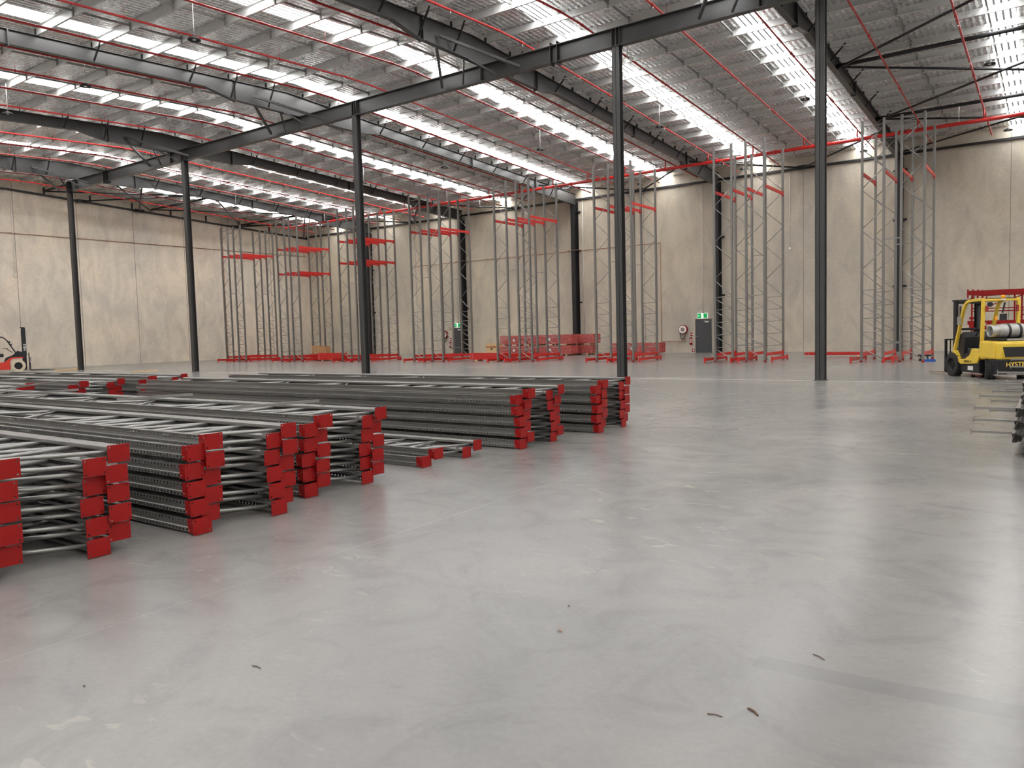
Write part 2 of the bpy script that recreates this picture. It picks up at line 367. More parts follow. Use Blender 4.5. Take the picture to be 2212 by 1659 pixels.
# ------------------------------------------------------------------ rafters
names = ['light grey steel rafter nearest the left wall', 'black steel rafter, second from the left wall', 'light grey steel rafter, third from the left wall',
         'black steel rafter crossing the girder in the middle of the view', 'black steel rafter behind the rightmost tall column',
         'black steel rafter just right of the frame', 'steel rafter, second beyond the right edge', 'steel rafter farthest to the right']
CLEAT = MB().box(-.05, .05, -.012, -.004, 0, .21).mesh('purlin_cleat'); CLEAT.materials.append(MBLK)
def rafter(x, k):
    m_ = MDARK
    r = thing('roof_rafter', names[k], 'rafter', (x, 22.6, 11.1), group='roof rafters')
    def bot(y):
        d = .47
        if 18.0 < y < 19.4: d = .47 + .33 * (y - 18.0) / 1.4
        elif 19.4 <= y <= 26.1: d = zt(y) - 11.11
        elif 26.1 < y < 27.4: d = .47 + .24 * (27.4 - y) / 1.3
        elif 40.2 < y < 41.0: d = .47 + .28 * (y - 40.2) / .8
        elif y >= 41.0: d = .75
        return zt(y) - d
    ys = [YN + .02, 0, 10, 18, 19.4, 22, 26.1, 27.4, 34, 40.2, 41, 45.9]
    m = MB(); fl = .1
    for y0, y1 in zip(ys[:-1], ys[1:]):
        b0, b1, t0, t1 = bot(y0 + 1e-4), bot(y1 - 1e-4), zt(y0), zt(y1)
        m.hexa([(-.006, y0, b0), (.006, y0, b0), (.006, y1, b1), (-.006, y1, b1)], [(-.006, y0, t0), (.006, y0, t0), (.006, y1, t1), (-.006, y1, t1)])
        for z0, z1, dz in ((t0, t1, -.014), (b0, b1, .014)):
            lo = min(0, dz); hi = max(0, dz)
            m.hexa([(-fl, y0, z0 + lo), (fl, y0, z0 + lo), (fl, y1, z1 + lo), (-fl, y1, z1 + lo)], [(-fl, y0, z0 + hi), (fl, y0, z0 + hi), (fl, y1, z1 + hi), (-fl, y1, z1 + hi)])
    for v in range(len(m.v)): m.v[v] = (m.v[v][0], m.v[v][1] - 22.6, m.v[v][2] - 11.1)
    m.obj('beam', m_, r)
    for y in (11.2, 19.4, 26.1, 34.6, 41.0):
        p = MB().box(-.105, .105, y - .02 - 22.6, y + .02 - 22.6, bot(y) - .05 - 11.1, zt(y) - .0 - 11.1)
        p.obj('splice_plate', m_, r)
    # fly braces up to the purlins, only on the camera-facing side
    L = [PYF[i] for i in (1, 3, 5, 7, 9, 11, 13) if i < len(PYF)] + [PYN[i] for i in (0, 1, 2, 4, 6, 8, 10)]
    for y in L:
        MB().bar((.08, y - 22.6, bot(y) + .04 - 11.1), (.6, y - 22.6, zt(y) + .1 - 11.1), .05, .05).obj('fly_brace', MBLK, r)
    for y in PYF + PYN[:10]: inst('purlin_cleat', CLEAT, r, (0, y - 22.6, zt(y) - 11.1))
    if k < 6:                                        # raking struts down to the ridge girder
        for s in (1, -1):
            b = MB().bar((s * .1, -2.4, .35), (s * 1.75, -.16, -.42), .09, .09); b.obj('knee_strut', MDARK, r)
            b = MB().bar((s * .1, -.9, .02), (s * .75, -.16, -.5), .06, .06); b.obj('knee_strut', MDARK, r)
        b = MB().box(-.09, .09, -.12, .12, -.01, .02); b.obj('bearing_plate', MDARK, r)
for k, x in enumerate(RX): rafter(x, k)

# ------------------------------------------------------------------ ridge girder and its columns
YG = 22.6
g_ = thing('ridge_girder', 'dark grey steel girder running under the rafters on columns', 'girder', (0, YG, 10.54))
m = MB(); m.ibeam(-48.0, 30.0, .24, 0, .57, .022, .014); m.obj('beam', MDARK, g_)
CX = [-47.8, -35.9, -23.6, -11.7, -5.5, 6.4, 18.4, 29.4]
for x in CX:
    m = MB()
    for dx in (-.13, .02, .13): m.box(x + dx - .008, x + dx + .008, -.115, .115, .02, .55)
    m.obj('stiffener', MDARK, g_)
for x in RX[:6]:
    m = MB(); m.box(x - .01, x + .01, -.115, .115, .02, .55); m.obj('stiffener', MDARK, g_)
for x in (-14.0, -43.5, -2.3):
    m = MB(); m.box(x - .14, x - .12, -.14, .14, -.09, .66); m.box(x + .12, x + .14, -.14, .14, -.09, .66); m.obj('splice_plate', MDARK, g_)
CN = ['charcoal steel column under the girder, farthest left beside the red forklift', 'charcoal steel column under the girder, second from the left',
      'charcoal steel column under the girder, third from left, behind the frame stacks', 'charcoal steel column behind the farthest stack of frames, right of centre',
      'tallest-looking charcoal steel column on open floor, right of centre', 'charcoal steel column beyond the right edge', 'charcoal steel column far to the right', 'charcoal steel column at the right wall']
for k, x in enumerate(CX):
    c = thing('steel_column', CN[k], 'column', (x, YG, 0), group='columns under the ridge girder')
    m = MB(); h = .125
    m.box(-h, h, -h, -h + .016, 0, 10.53); m.box(-h, h, h - .016, h, 0, 10.53); m.box(-.007, .007, -h, h, 0, 10.53)
    # boxed on the outside face
    m.box(-h, -h + .012, -h, h, 0, 10.53) if k in (0, 1, 2, 3, 4) else None
    m.obj('shaft', MDARK, c)
    MB().box(-.16, .16, -.16, .16, 0, .022).obj('base_plate', MDARK, c)
    MB().box(-.15, .15, -.15, .15, 10.515, 10.538).obj('cap_plate', MBLK, c)
# wall columns
WN = ['black wall column behind the second rack from the left corner', 'black wall column beside the far exit door', 'black wall column beside the film-wrapped bundles',
      'black wall column beside the near exit door', 'black wall column behind the rightmost rack']
for k, x in enumerate([-46.9, -37.0, -27.1, -17.1, -7.15, 2.8, 12.75, 22.7]):
    lab = WN[k] if k < 5 else 'black wall column out of frame, %s beyond the right edge' % nth(k - 5)
    c = thing('wall_column', lab, 'column', (x, 45.72, 0), group='columns against the back wall')
    m = MB(); m.box(-.15, .15, -.27, -.25, 0, 10.1); m.box(-.15, .15, .26, .28, 0, 10.3); m.box(-.008, .008, -.26, .27, 0, 10.1)
    m.obj('shaft', MBLK, c)
    for z in (3.45, 6.95, 9.55):
        MB().box(-.34, .34, .2, .27, z, z + .1).obj('panel_cleat', MBLK, c)
    MB().box(-.17, .17, -.28, .279, 0, .02).obj('base_plate', MBLK, c)
# roof-plane bracing
def strut(a, b, r, label, name='brace_tube', m_=None, grp='roof bracing'):
    o = MB().tube(a, b, r, 10).obj(name, m_ or MBLK, smooth=True); return tag(o, label, 'brace', grp)
ny = [24.2, 31.6, 39.2, 45.6]
def zb(y): return zt(y) - .25
bn = 0
for (xa, xb), nm in (((RX[4], RX[5]), 'right of the fifth rafter'), ((XL + .1, RX[0]), 'between the left wall and first rafter')):
    for i, y in enumerate(ny[:3]):
        strut((xa + .02, y, zb(y)), (xb - .02, y, zb(y)), .075, 'thick black strut %s, %s behind the ridge' % (nm, nth(i)))
    for i in range(3):
        y0, y1 = ny[i], ny[i + 1]
        strut((xa + .05, y0 + .1, zb(y0)), (xb - .05, y1 - .1, zb(y1)), .045, 'thin black diagonal %s, %s pair, rising one way' % (nm, nth(i)))
        strut((xa + .05, y1 - .1, zb(y1) - .12), (xb - .05, y0 + .1, zb(y0) - .12), .045, 'thin black diagonal %s, %s pair, rising the other way' % (nm, nth(i)))
for i in range(5):
    xa, xb = RX[i], RX[i + 1]; xm = (xa + xb) / 2
    if i == 4: continue
    q = thing('head_bracing', 'black V-shaped bracing atop the back wall, %s bay from left' % nth(i), 'brace', (xm, 45.86, 10.44), group='wall head bracing')
    MB().box(-.3, .3, -.12, .0, -.1, .12).obj('bracket', MBLK, q)
    for s, x in ((-1, xa), (1, xb)):
        MB().tube((s * .1, -.08, 0), (x - xm - s * .12, 41.2 - 45.86, .3), .05, 8).obj('tube', MBLK, q, smooth=True)
for i, y in enumerate((26.6, 30.6, 38.6)):
    q = thing('head_bracing', 'black bracing tube atop the left wall, %s from left' % nth(i), 'brace', (XL + .14, y, zt(y) - .5), group='wall head bracing')
    MB().box(.0, .12, -.35, .35, -.12, .1).obj('bracket', MBLK, q)
    MB().tube((.05, 0, 0), (RX[0] - XL - .3, (5 if i != 1 else -4), .15), .05, 8).obj('tube', MBLK, q, smooth=True)

# ------------------------------------------------------------------ sprinkler pipes
PX = [-52.1, -49.6, -47.3, -44.6, -42.1, -39.7, -37.35, -34.9, -32.35, -30.0, -27.6, -25.15, -22.75, -20.33, -17.87, -15.45, -13.05, -10.53, -8.09, -5.52, -2.95]
def dz(y): return zt(y) - .37
hd = MB(); hd.tube((0, 0, 0), (0, 0, -.07), .018, 8); hd.lathe([(.0, -.07), (.03, -.075), (.0, -.08)], n=8); hdm = hd.mesh('sprinkler_head', True); hdm.materials.append(MCHROME)
hg = MB(); hg.tube((0, 0, -.05), (0, 0, .37), .006, 5); hg.tube((0, -.012, 0), (0, .012, 0), .05, 10); hgm = hg.mesh('pipe_hanger', True); hgm.materials.append(MPIPE)
HY = 40.0; HZ = 10.26
for k, x in enumerate(PX):
    lab = 'thin red sprinkler pipe running down the roof slope, %s from the right' % nth(len(PX) - 1 - k)
    p = thing('sprinkler_pipe', lab, 'sprinkler pipe', (x, 0, 0), group='red sprinkler branch pipes')
    r = .038 if k % 3 == 2 else .034
    m = MB(); m.tube((0, YN + 6, dz(YN + 6)), (0, YR - .6, dz(YR - .6)), r, 10); m.tube((0, YR - .6, dz(YR - .6)), (0, YR + .6, dz(YR + .6)), r, 10); m.tube((0, YR + .6, dz(YR + .6)), (0, 44.6, dz(44.6)), r, 10)
    for y in (3.2, 9.4, 15.6, 21.3, 22.7, 29, 35.2): m.tube((0, y, dz(y)), (0, y + .12, dz(y + .12)), r + .014, 10)
    m.obj('pipe', MPIPE, p, smooth=False)
    MB().tube((0, HY, HZ + .05), (0, HY, dz(HY)), .034, 10).obj('riser', MPIPE, p, smooth=True)
    for j in range(9):
        y = 10.2 + j * 3.9 + (k % 2) * .9
        if y < 44: inst('sprinkler_head', hdm, p, (0, y, dz(y) - r))
    for j in range(6):
        y = 12.6 + j * 5.6
        if y < 44 and abs(y - YR) > 1: inst('pipe_hanger', hgm, p, (0, y, dz(y)))
h = thing('sprinkler_main', 'thick bright red sprinkler main crossing above the racks', 'sprinkler pipe', (0, HY, HZ))
m = MB(); m.tube((-50.4, 0, 0), (30, 0, 0), .085, 16)
for x in range(-48, 30, 6): m.tube((x, 0, 0), (x + .16, 0, 0), .105, 16)
m.obj('pipe', MMAIN, h, smooth=True)
m = MB().tube((-50.4, 0, 0), (-50.4, 0, .3), .06, 10); m.obj('end_riser', MMAIN, h, smooth=True)
for x in (-45.6, -40.9, -33.5, -24, -18.6, -14, -9.2, -3.9):
    m = MB(); m.tube((x, 0, .0), (x, 0, zt(HY) - HZ), .009, 6); m.tube((x, 0, -.1), (x, 0, .1), .014, 6); m.obj('hanger_rod', MCHROME, h)

# ------------------------------------------------------------------ high-bay lamps
def lamp(x, y, z, lab):
    q = thing('high_bay_lamp', lab, 'lamp', (x, y, z), group='high bay lamps under the roof')
    MB().lathe([(0, .09), (.06, .09), (.07, .05), (.16, .035), (.19, .0), (.19, -.02), (.165, -.02), (.16, .01), (0, .01)], n=20).obj('lamp_body', MBLK, q, smooth=True)
    MB().lathe([(0, -.012), (.05, -.02), (.05, .02)], n=12).obj('sensor', MWHITE, q)
    MB().tube((0, 0, .09), (0, 0, zt(y) - z + .05), .011, 6).obj('suspension_cord', MWHITE, q, smooth=True)
LX = [-46.0, -39.8, -33.6, -27.4, -21.2, -14.82, -8.53, -2.25]
for k, x in enumerate(LX):
    if k != 1: lamp(x, 32.6, 10.56, 'black high bay lamp behind the ridge girder, %s from the left' % nth(k))
    lamp(x, 43.7, 10.42, 'black high bay lamp close to the back wall, %s from the left' % nth(k))
for x, y, z, lab in ((-21.3, 13.94, 10.56, 'black high bay lamp on the near slope, nearest the viewer'), (-28.0, 14.0, 10.56, 'black high bay lamp on the near slope, second from the viewer'),
                     (-33.3, 13.62, 10.5, 'black high bay lamp on the near slope, at the left edge')): lamp(x, y, z, lab)
sp = thing('twin_flood_lamp', 'pair of small white floodlights under the roof, right of centre', 'lamp', (-13.0, 25.9, 11.5))
MB().box(-.02, .02, -.02, .02, -.15, .3).obj('bracket', MGAL, sp)
for s in (-1, 1): MB().lathe([(.02, .14), (.05, .1), (.09, .0), (.08, .01), (0, .03)], (s * .16, 0, -.2), 'y', 14).obj('lamp_head', MWHITE, sp, smooth=True)

# ------------------------------------------------------------------ rack frame (shared meshes)
FL = 9.55; FW = .88; PW = .105; PD = .09
def post_mesh():
    m = MB(); hw = PW / 2; pit = .05; n = int(FL / pit); rw = .034; hs = .0095
    ys = [(-hw, -hw + rw), (hw - rw, hw)]
    for k in range(n):
        z0, z1 = k * pit, (k + 1) * pit; zc = (z0 + z1) / 2
        for y0, y1 in ys:
            yc = (y0 + y1) / 2
            o = [(0, y0, z0), (0, y1, z0), (0, y1, z1), (0, y0, z1)]; i_ = [(0, yc - hs, zc - hs), (0, yc + hs, zc - hs), (0, yc + hs, zc + hs), (0, yc - hs, zc + hs)]
            b = len(m.v); m.v += o + i_
            for j in range(4): m.f.append((b + j, b + (j + 1) % 4, b + 4 + (j + 1) % 4, b + 4 + j))
    g = -hw + rw; L = n * pit
    prof = [(0, g), (.008, g + .006), (.008, -g - .006), (0, -g)]
    for a, b in zip(prof[:-1], prof[1:]): m.quad((a[0], a[1], 0), (b[0], b[1], 0), (b[0], b[1], L), (a[0], a[1], L))
    for s in (-1, 1):
        pr = [(0, s * hw), (.045, s * hw), (.055, s * (hw - .012)), (PD, s * (hw - .012)), (PD, s * (hw - .035))]
        for a, b in zip(pr[:-1], pr[1:]):
            m.quad((a[0], a[1], 0), (b[0], b[1], 0), (b[0], b[1], L), (a[0], a[1], L))
        for a, b in zip(pr[:-1], pr[1:]):       # sheet thickness
            q = .0025
            m.quad((a[0] + q * .5, a[1] - s * q, 0), (b[0] + q * .5, b[1] - s * q, 0), (b[0] + q * .5, b[1] - s * q, L), (a[0] + q * .5, a[1] - s * q, L))
    me = m.mesh('post'); me.materials.append(MPOST); return me
def plate_mesh():
    m = MB(); T = .006; x0, x1, y0, y1 = -.022, .145, -.0665, .0665; rh = .0065
    xs = [x0, (x0 + x1) / 2, x1]; ys = [y0, 0, y1]
    for i in range(2):
        for j in range(2):
            a, b, c, d = xs[i], xs[i + 1], ys[j], ys[j + 1]
            hx = a + .018 if i == 0 else b - .018; hy = c + .018 if j == 0 else d - .018
            for z in (0, T):
                o = [(a, c, z), (b, c, z), (b, d, z), (a, d, z)]; h_ = [(hx - rh, hy - rh, z), (hx + rh, hy - rh, z), (hx + rh, hy + rh, z), (hx - rh, hy + rh, z)]
                q = len(m.v); m.v += o + h_
                for k in range(4): m.f.append((q + k, q + (k + 1) % 4, q + 4 + (k + 1) % 4, q + 4 + k))
    for a, b in (((x0, y0), (x1, y0)), ((x1, y0), (x1, y1)), ((x1, y1), (x0, y1)), ((x0, y1), (x0, y0))):
        m.quad((a[0], a[1], 0), (b[0], b[1], 0), (b[0], b[1], T), (a[0], a[1], T))
    m.box(-.006, -.002, -.058, .058, T, .105)                       # outer lug hugging the post
    m.box(-.004, .07, .054, .058, T, .07); m.box(-.004, .07, -.058, -.054, T, .07)
    me = m.mesh('foot_plate'); me.materials.append(MRED); return me
def bolt_mesh():
    m = MB().tube((-.012, .034, .085), (-.004, .034, .085), .007, 6); m.tube((-.012, -.034, .03), (-.004, -.034, .03), .006, 6)
    me = m.mesh('bolt'); me.materials.append(MCHROME); return me
POST = post_mesh(); PLATE = plate_mesh(); BOLT = bolt_mesh()
BR = []                                             # bracing pattern up the frame
z = .12; xi, xo = .05, FW - .05
for k in range(5):
    BR.append(((xo, z), (xi, z + .46))); BR.append(((xi, z + .52), (xo, z + .56))); z += .56
s = 0
while z < FL - 1.0:
    a, b = (xo, xi) if s % 2 == 0 else (xi, xo); BR.append(((a, z), (b, z + .72))); z += .80; s += 1
BR.append(((xi, FL - .22), (xo, FL - .22)))
def brace_mesh(a, b):
    m = MB(); d = Vector((b[0] - a[0], 0, b[1] - a[1])); 
    m.tube((0, 0, 0), tuple(d), .017, 8); me = m.mesh('brace', True); me.materials.append(MBRACE); return me
BRM = {}
def bm_(a, b):
    k = (round(b[0] - a[0], 3), round(b[1] - a[1], 3))
    if k not in BRM: BRM[k] = brace_mesh(a, b)
    return BRM[k]
MIRX = Matrix.Diagonal((-1, 1, 1))
def rack_frame(label, group, loc, rot=None, arms=False):
    q = thing('rack_frame', label, 'rack frame', loc, group=group, rot=rot)
    for s in (0, 1):
        r_ = None if s == 0 else MIRX; x = 0 if s == 0 else FW
        inst('post', POST, q, (x, 0, .004), r_)
        f = inst('foot_plate', PLATE, q, (x, 0, 0), r_); inst('bolt', BOLT, f)
    for a, b in BR: inst('brace', bm_(a, b), q, (a[0], 0, a[1]))
    return q
ROTL = Matrix(((0, 0, -1), (1, 0, 0), (0, -1, 0)))     # lying: local z -> -X world, local x -> +Y, local y -> -Z
def lay(name_, X0, Y0, n, lab, grp, seed, sh=.155, xj=.035):
    rr = random.Random(seed)
    for i in range(n):
        z_ = .072 + .0745 * i; odd = i % 2
        yy = Y0 + odd * sh + rr.uniform(-.02, .02); xx = X0 + rr.uniform(-xj, xj)
        if i == n - 1: xx += .04; yy += .01
        pos = 'bottom' if i == 0 else ('topmost' if i == n - 1 else '%s from the floor' % nth(i))
        q = rack_frame('grey rack frame, %s, %s' % (pos, lab), grp, (xx, yy, z_), ROTL)
# stacks seen from the camera outwards
lay('', -5.77, 1.96, 10, 'in the nearest stack, at left edge', 'frames in the nearest stack', 1)
lay('', -5.69, 3.47, 10, 'in the second stack from the viewer', 'frames in the second stack', 2)
lay('', -6.00, 4.90, 10, 'in the third stack from the viewer', 'frames in the third stack', 3)
lay('', -6.08, 6.72, 2, 'in the low pair between tall stacks', 'frames in the low pair', 4)
lay('', -5.90, 8.40, 10, 'in the tall stack beyond the low pair', 'frames in the fourth tall stack', 5)
lay('', -5.74, 10.24, 10, 'in the fifth tall stack, beside open floor', 'frames in the fifth tall stack', 6)
lay('', -16.95, 6.00, 10, 'in the first small stack far left', 'frames in the first far stack', 7)
lay('', -16.5, 7.60, 10, 'in the middle small stack far left', 'frames in the second far stack', 8)
lay('', -16.8, 9.25, 10, 'in the rearmost small stack far left', 'frames in the third far stack', 9)

# ------------------------------------------------------------------ standing racks
TN = ['in the rightmost rack', 'in the second rack from the right', 'in the third rack from the right', 'in the rack before the film-wrapped bundles',
      'in the rack before the far exit door', 'in the third rack from the left', 'in the second rack from the left', 'in the leftmost rack']
TX = [-6.65, -12.75, -18.83, -24.93, -31.05, -37.15, -43.17, -49.38]
GAPX = [1.42, 1.42, 1.2, 1.45, 1.44, 1.44, 1.3, 1.46]
BL = 2.7
def beam_mesh(L, h=.13, d=.05):
    m = MB(); m.box(-d / 2, d / 2, .03, L - .03, -h / 2, h / 2 - .0)
    m.box(-d / 2 - .012, -d / 2, .03, L - .03, -h / 2 + .03, h / 2 - .03)
    return m
bmz = beam_mesh(BL - .11); BEAM = bmz.mesh('beam_body'); BEAM.materials.append(MREDB)
cm = MB(); cm.box(-.03, .03, -.008, .03, -.13, .10); cm.box(-.035, -.03, -.02, .05, -.13, .10); CONN = cm.mesh('end_connector'); CONN.materials.append(MREDB)
def rack_beam(label, group, loc, rz=0, rx=0):
    q = thing('rack_beam', label, 'rack beam', loc, rz, group); q.rotation_euler = (rx, 0, rz)
    inst('beam_body', BEAM, q); inst('end_connector', CONN, q); inst('end_connector', CONN, q, (0, BL - .11, 0), Matrix.Diagonal((1, -1, 1)))
    return q
lev = {0: [7.52], 1: [7.55], 2: [7.55], 3: [7.55], 4: [7.55], 5: [7.55, 6.2], 6: [7.55, 5.9], 7: [7.55]}
for k in range(8):
    for (dx, fn) in ((0, 'left'), (GAPX[k], 'right')):
        for (Y, rn) in ((33.6, 'near'), (36.3, 'far')):
            rack_frame('standing grey rack frame, %s %s one %s' % (rn, fn, TN[k]), 'standing rack frames', (TX[k] + dx, Y, 0))
    pxs = [TX[k] + .03, TX[k] + FW - .03, TX[k] + GAPX[k] + .03, TX[k] + GAPX[k] + FW - .03]
    pn = ['leftmost', 'second from the left', 'third from the left', 'rightmost']
    for li, z in enumerate([.33] + lev[k]):
        for i, x in enumerate(pxs):
            if li == 2 and i > 1 and k == 5: pass
            lv = 'near the floor' if li == 0 else ('high up' if li == 1 else 'at lower high level')
            rack_beam('red beam %s, %s, %s' % (lv, pn[i], TN[k]), 'red beams fixed in the racks', (x, 33.6 + .056, z))
    # loose beams standing on their connectors on the floor
    for j, (ox, oy) in enumerate(((-.25, -.35), (.98, -.45), (1.28, -.38), (GAPX[k] + FW + .22, .35 if k else -.3))):
        if k in (0,) and j == 3: continue
        rack_beam('loose red floor beam, %s from left %s' % (nth(j), TN[k]), 'loose red beams on the floor', (TX[k] + ox, 33.4 + oy, .131), rz=-.03 + .02 * j)
    for z, zn in ((.75, 'low'), (4.85, 'middle'), (9.1, 'top')):
        if zn == 'top' and k != 7: continue
        for Y, rn in ((33.6, 'near'), (36.3, 'far')):
            o = MB().bar((TX[k] + FW, Y, z), (TX[k] + GAPX[k], Y, z + .01), .03, .04).obj('row_spacer', MBRACE)
            tag(o, 'grey spacer bar at %s height, %s frames %s' % (zn, rn, TN[k]), 'spacer bar', 'row spacers between frames')

# ------------------------------------------------------------------ pile at the right edge (ends without feet face the viewer)
ROTR = Matrix(((1, 0, 0), (0, 0, -1), (0, 1, 0)))       # local z -> -Y ... foot far, top near
ROTR = Matrix(((1, 0, 0), (0, 0, -1), (0, 1, 0))).to_3x3()
def side_frame(i):
    z_ = .075 + .145 * i
    pos = 'bottom' if i == 0 else ('topmost' if i == 5 else '%s from the floor' % nth(i))
    q = thing('rack_frame', 'grey rack frame seen end-on at right edge, %s in its pile' % pos, 'rack frame', (-.43 + (.09 if i == 0 else 0) - .02 * (i % 2) + .03 * max(0, i - 2), 10.4 + FL, z_), group='frames in the right edge pile', rot=Matrix(((1, 0, 0), (0, 0, -1), (0, 1, 0))))
    inst('post', POST, q, (0, 0, 0)); inst('post', POST, q, (FW, 0, 0), MIRX)
    for a, b in BR: inst('brace', bm_(a, b), q, (a[0], 0, a[1]))
    if i:
        for j, zz in enumerate((FL - .45, FL - 3.4, FL - 7.3)):
            m = MB().bar((-.43, .0, 0), (0, .0, 0), .025, .025); m.box(-.44, -.43, -.035, .035, -.02, .02)
            inst('spacer_arm', m.mesh('spacer_arm'), q, (0, -.03 * (j == 1), zz)).data.materials.append(MBRACE)
for i in range(6): side_frame(i)

# ------------------------------------------------------------------ doors, signs, fire gear on the back wall
def door(n, x0, x1, h_, lab):
    d = thing('door_%d' % n, lab, 'door', ((x0 + x1) / 2, YB, 0)); d['kind'] = 'structure'; w_ = (x1 - x0) / 2
    m = MB(); m.box(-w_ - .05, -w_, -.03, .0, 0, h_ + .05); m.box(w_, w_ + .05, -.03, .0, 0, h_ + .05); m.box(-w_, w_, -.03, 0, h_, h_ + .05); m.obj('frame', MDOOR, d)
    MB().box(-w_, w_, -.016, .0, .01, h_).obj('leaf', MDOOR, d)
    m = MB().tube((-w_ + .09, -.016, 1.02), (-w_ + .09, -.07, 1.02), .02, 10); m.tube((-w_ + .09, -.07, 1.02), (-w_ + .09, -.095, 1.02), .035, 12); m.obj('handle', MCHROME, d)
    m = MB().box(w_ - .36, w_ - .1, -.07, -.016, h_ - .16, h_ - .09); m.bar((w_ - .2, -.05, h_ - .09), (w_ - .45, -.05, h_ - .05), .02, .012); m.obj('closer', MWHITE, d)
door(1, -18.62, -17.68, 2.04, 'charcoal exit door right of the near hose reel'); door(2, -38.17, -37.42, 1.99, 'charcoal exit door left of the far black wall column')
def exit_sign(x0, x1, z0, z1, lab):
    q = thing('exit_sign', lab, 'exit sign', ((x0 + x1) / 2, YB - .05, (z0 + z1) / 2), group='illuminated exit signs'); w_ = (x1 - x0) / 2; h_ = (z1 - z0) / 2
    MB().box(-w_, w_, -.03, .05, -h_, h_).obj('sign_body', MSIGNW, q)
    e = .015
    m = MB(); m.box(-w_ + e, -w_ * .22, -.034, -.03, -h_ + e, h_ - e); m.box(w_ * .22, w_ - e, -.034, -.03, -h_ + e, h_ - e); m.obj('green_panel', MGREEN, q)
    m = MB()                                        # running figure and door symbol
    m.bar((.0, -.036, .02), (-.02, -.036, -.03), .012, .03, (0, 1, 0)); m.bar((-.02, -.036, -.03), (-.05, -.036, -.08), .01, .012, (0, 1, 0)); m.bar((-.02, -.036, -.03), (.025, -.036, -.075), .01, .012, (0, 1, 0))
    m.bar((0, -.036, .02), (-.04, -.036, .0), .01, .01, (0, 1, 0)); m.tube((.012, -.038, .055), (.012, -.034, .055), .015, 8)
    m.obj('running_figure', MGREEN, q)
    m = MB(); c = -w_ * .62; m.bar((c + .06, -.036, .0), (c - .06, -.036, 0), .01, .02, (0, 1, 0)); m.bar((c - .06, -.036, 0), (c - .02, -.036, .04), .01, .02, (0, 1, 0)); m.bar((c - .06, -.036, 0), (c - .02, -.036, -.04), .01, .02, (0, 1, 0))
    m.obj('arrow', MSIGNW, q)
    MB().tube((.05, .02, h_), (.05, .02, h_ + .1), .02, 8).obj('cable_gland', MBLK, q)
exit_sign(-18.52, -17.86, 2.13, 2.45, 'green and white running-man exit sign over the near door')
exit_sign(-38.13, -37.5, 2.06, 2.38, 'green and white running-man exit sign over the far door')
MHR = mat('hose_reel_white', (.85, .8, .78), .4)
def hose_reel(x, z, lab):
    q = thing('fire_hose_reel', lab, 'hose reel', (x, YB - .02, z), group='fire hose reels')
    MB().lathe([(0, -.20), (.10, -.20), (.10, -.215), (.27, -.235), (.285, -.22), (.285, -.19), (.2, -.18), (.2, -.08), (.285, -.07), (.285, -.05), (0, -.05)], axis='y', n=28).obj('drum', MRED, q, smooth=True)
    MB().lathe([(.12, -.239), (.245, -.242), (.25, -.236)], axis='y', n=28).obj('rim_label', MHR, q)
    MB().lathe([(.0, -.27), (.07, -.265), (.09, -.235), (.0, -.23)], axis='y', n=18).obj('hub', MALU, q)
    MB().lathe([(.2, -.17), (.235, -.15), (.24, -.125), (.235, -.1), (.2, -.085)], axis='y', n=24).obj('coiled_hose', MBLK, q, smooth=True)
    m = MB(); P = [(-.22, -.13, -.1), (-.2, -.13, -.4), (-.14, -.13, -.58), (-.06, -.13, -.63), (.02, -.12, -.55), (.1, -.1, -.42)]
    for a, b in zip(P[:-1], P[1:]): m.tube(a, b, .022, 8)
    m.obj('hanging_hose', MBLK, q, smooth=True)
    m = MB().box(-.05, .05, -.06, .02, -.3, .05); m.tube((.1, -.1, -.42), (.1, -.05, -.5), .03, 8); m.obj('bracket', MALU, q)
hose_reel(-19.42, 1.47, 'red fire hose reel with a white ring, left of the near exit door')
hose_reel(-39.06, 1.53, 'red fire hose reel left of the far exit door')
def extinguisher(x, z, lab):
    q = thing('fire_extinguisher', lab, 'fire extinguisher', (x, YB - .09, z), group='wall-mounted fire extinguishers')
    MB().lathe([(0, -.24), (.075, -.235), (.08, -.2), (.08, .12), (.05, .18), (.02, .2), (.02, .24), (0, .24)], n=18).obj('cylinder', MRED, q, smooth=True)
    MB().lathe([(.0812, -.09), (.0812, -.02)], n=18).obj('label_band', MWHITE, q); MB().lathe([(.0812, .03), (.0812, .1)], n=18).obj('label_band', MWHITE, q)
    m = MB().bar((0, 0, .24), (.09, -.02, .28), .02, .015); m.bar((0, 0, .24), (.09, -.02, .24), .02, .015); m.obj('handle', MBLK, q)
    m = MB()
    for a, b in zip([(-.02, 0, .24), (-.09, -.02, .2), (-.1, -.02, 0)], [(-.09, -.02, .2), (-.1, -.02, 0), (-.09, -.02, -.2)]): m.tube(a, b, .012, 6)
    m.obj('hose', MBLK, q, smooth=True); MB().box(-.03, .03, .06, .09, -.05, .15).obj('bracket', MBLK, q)
extinguisher(-18.94, .74, 'red fire extinguisher between the near hose reel and door'); extinguisher(-38.56, .74, 'red fire extinguisher beside the far exit door')
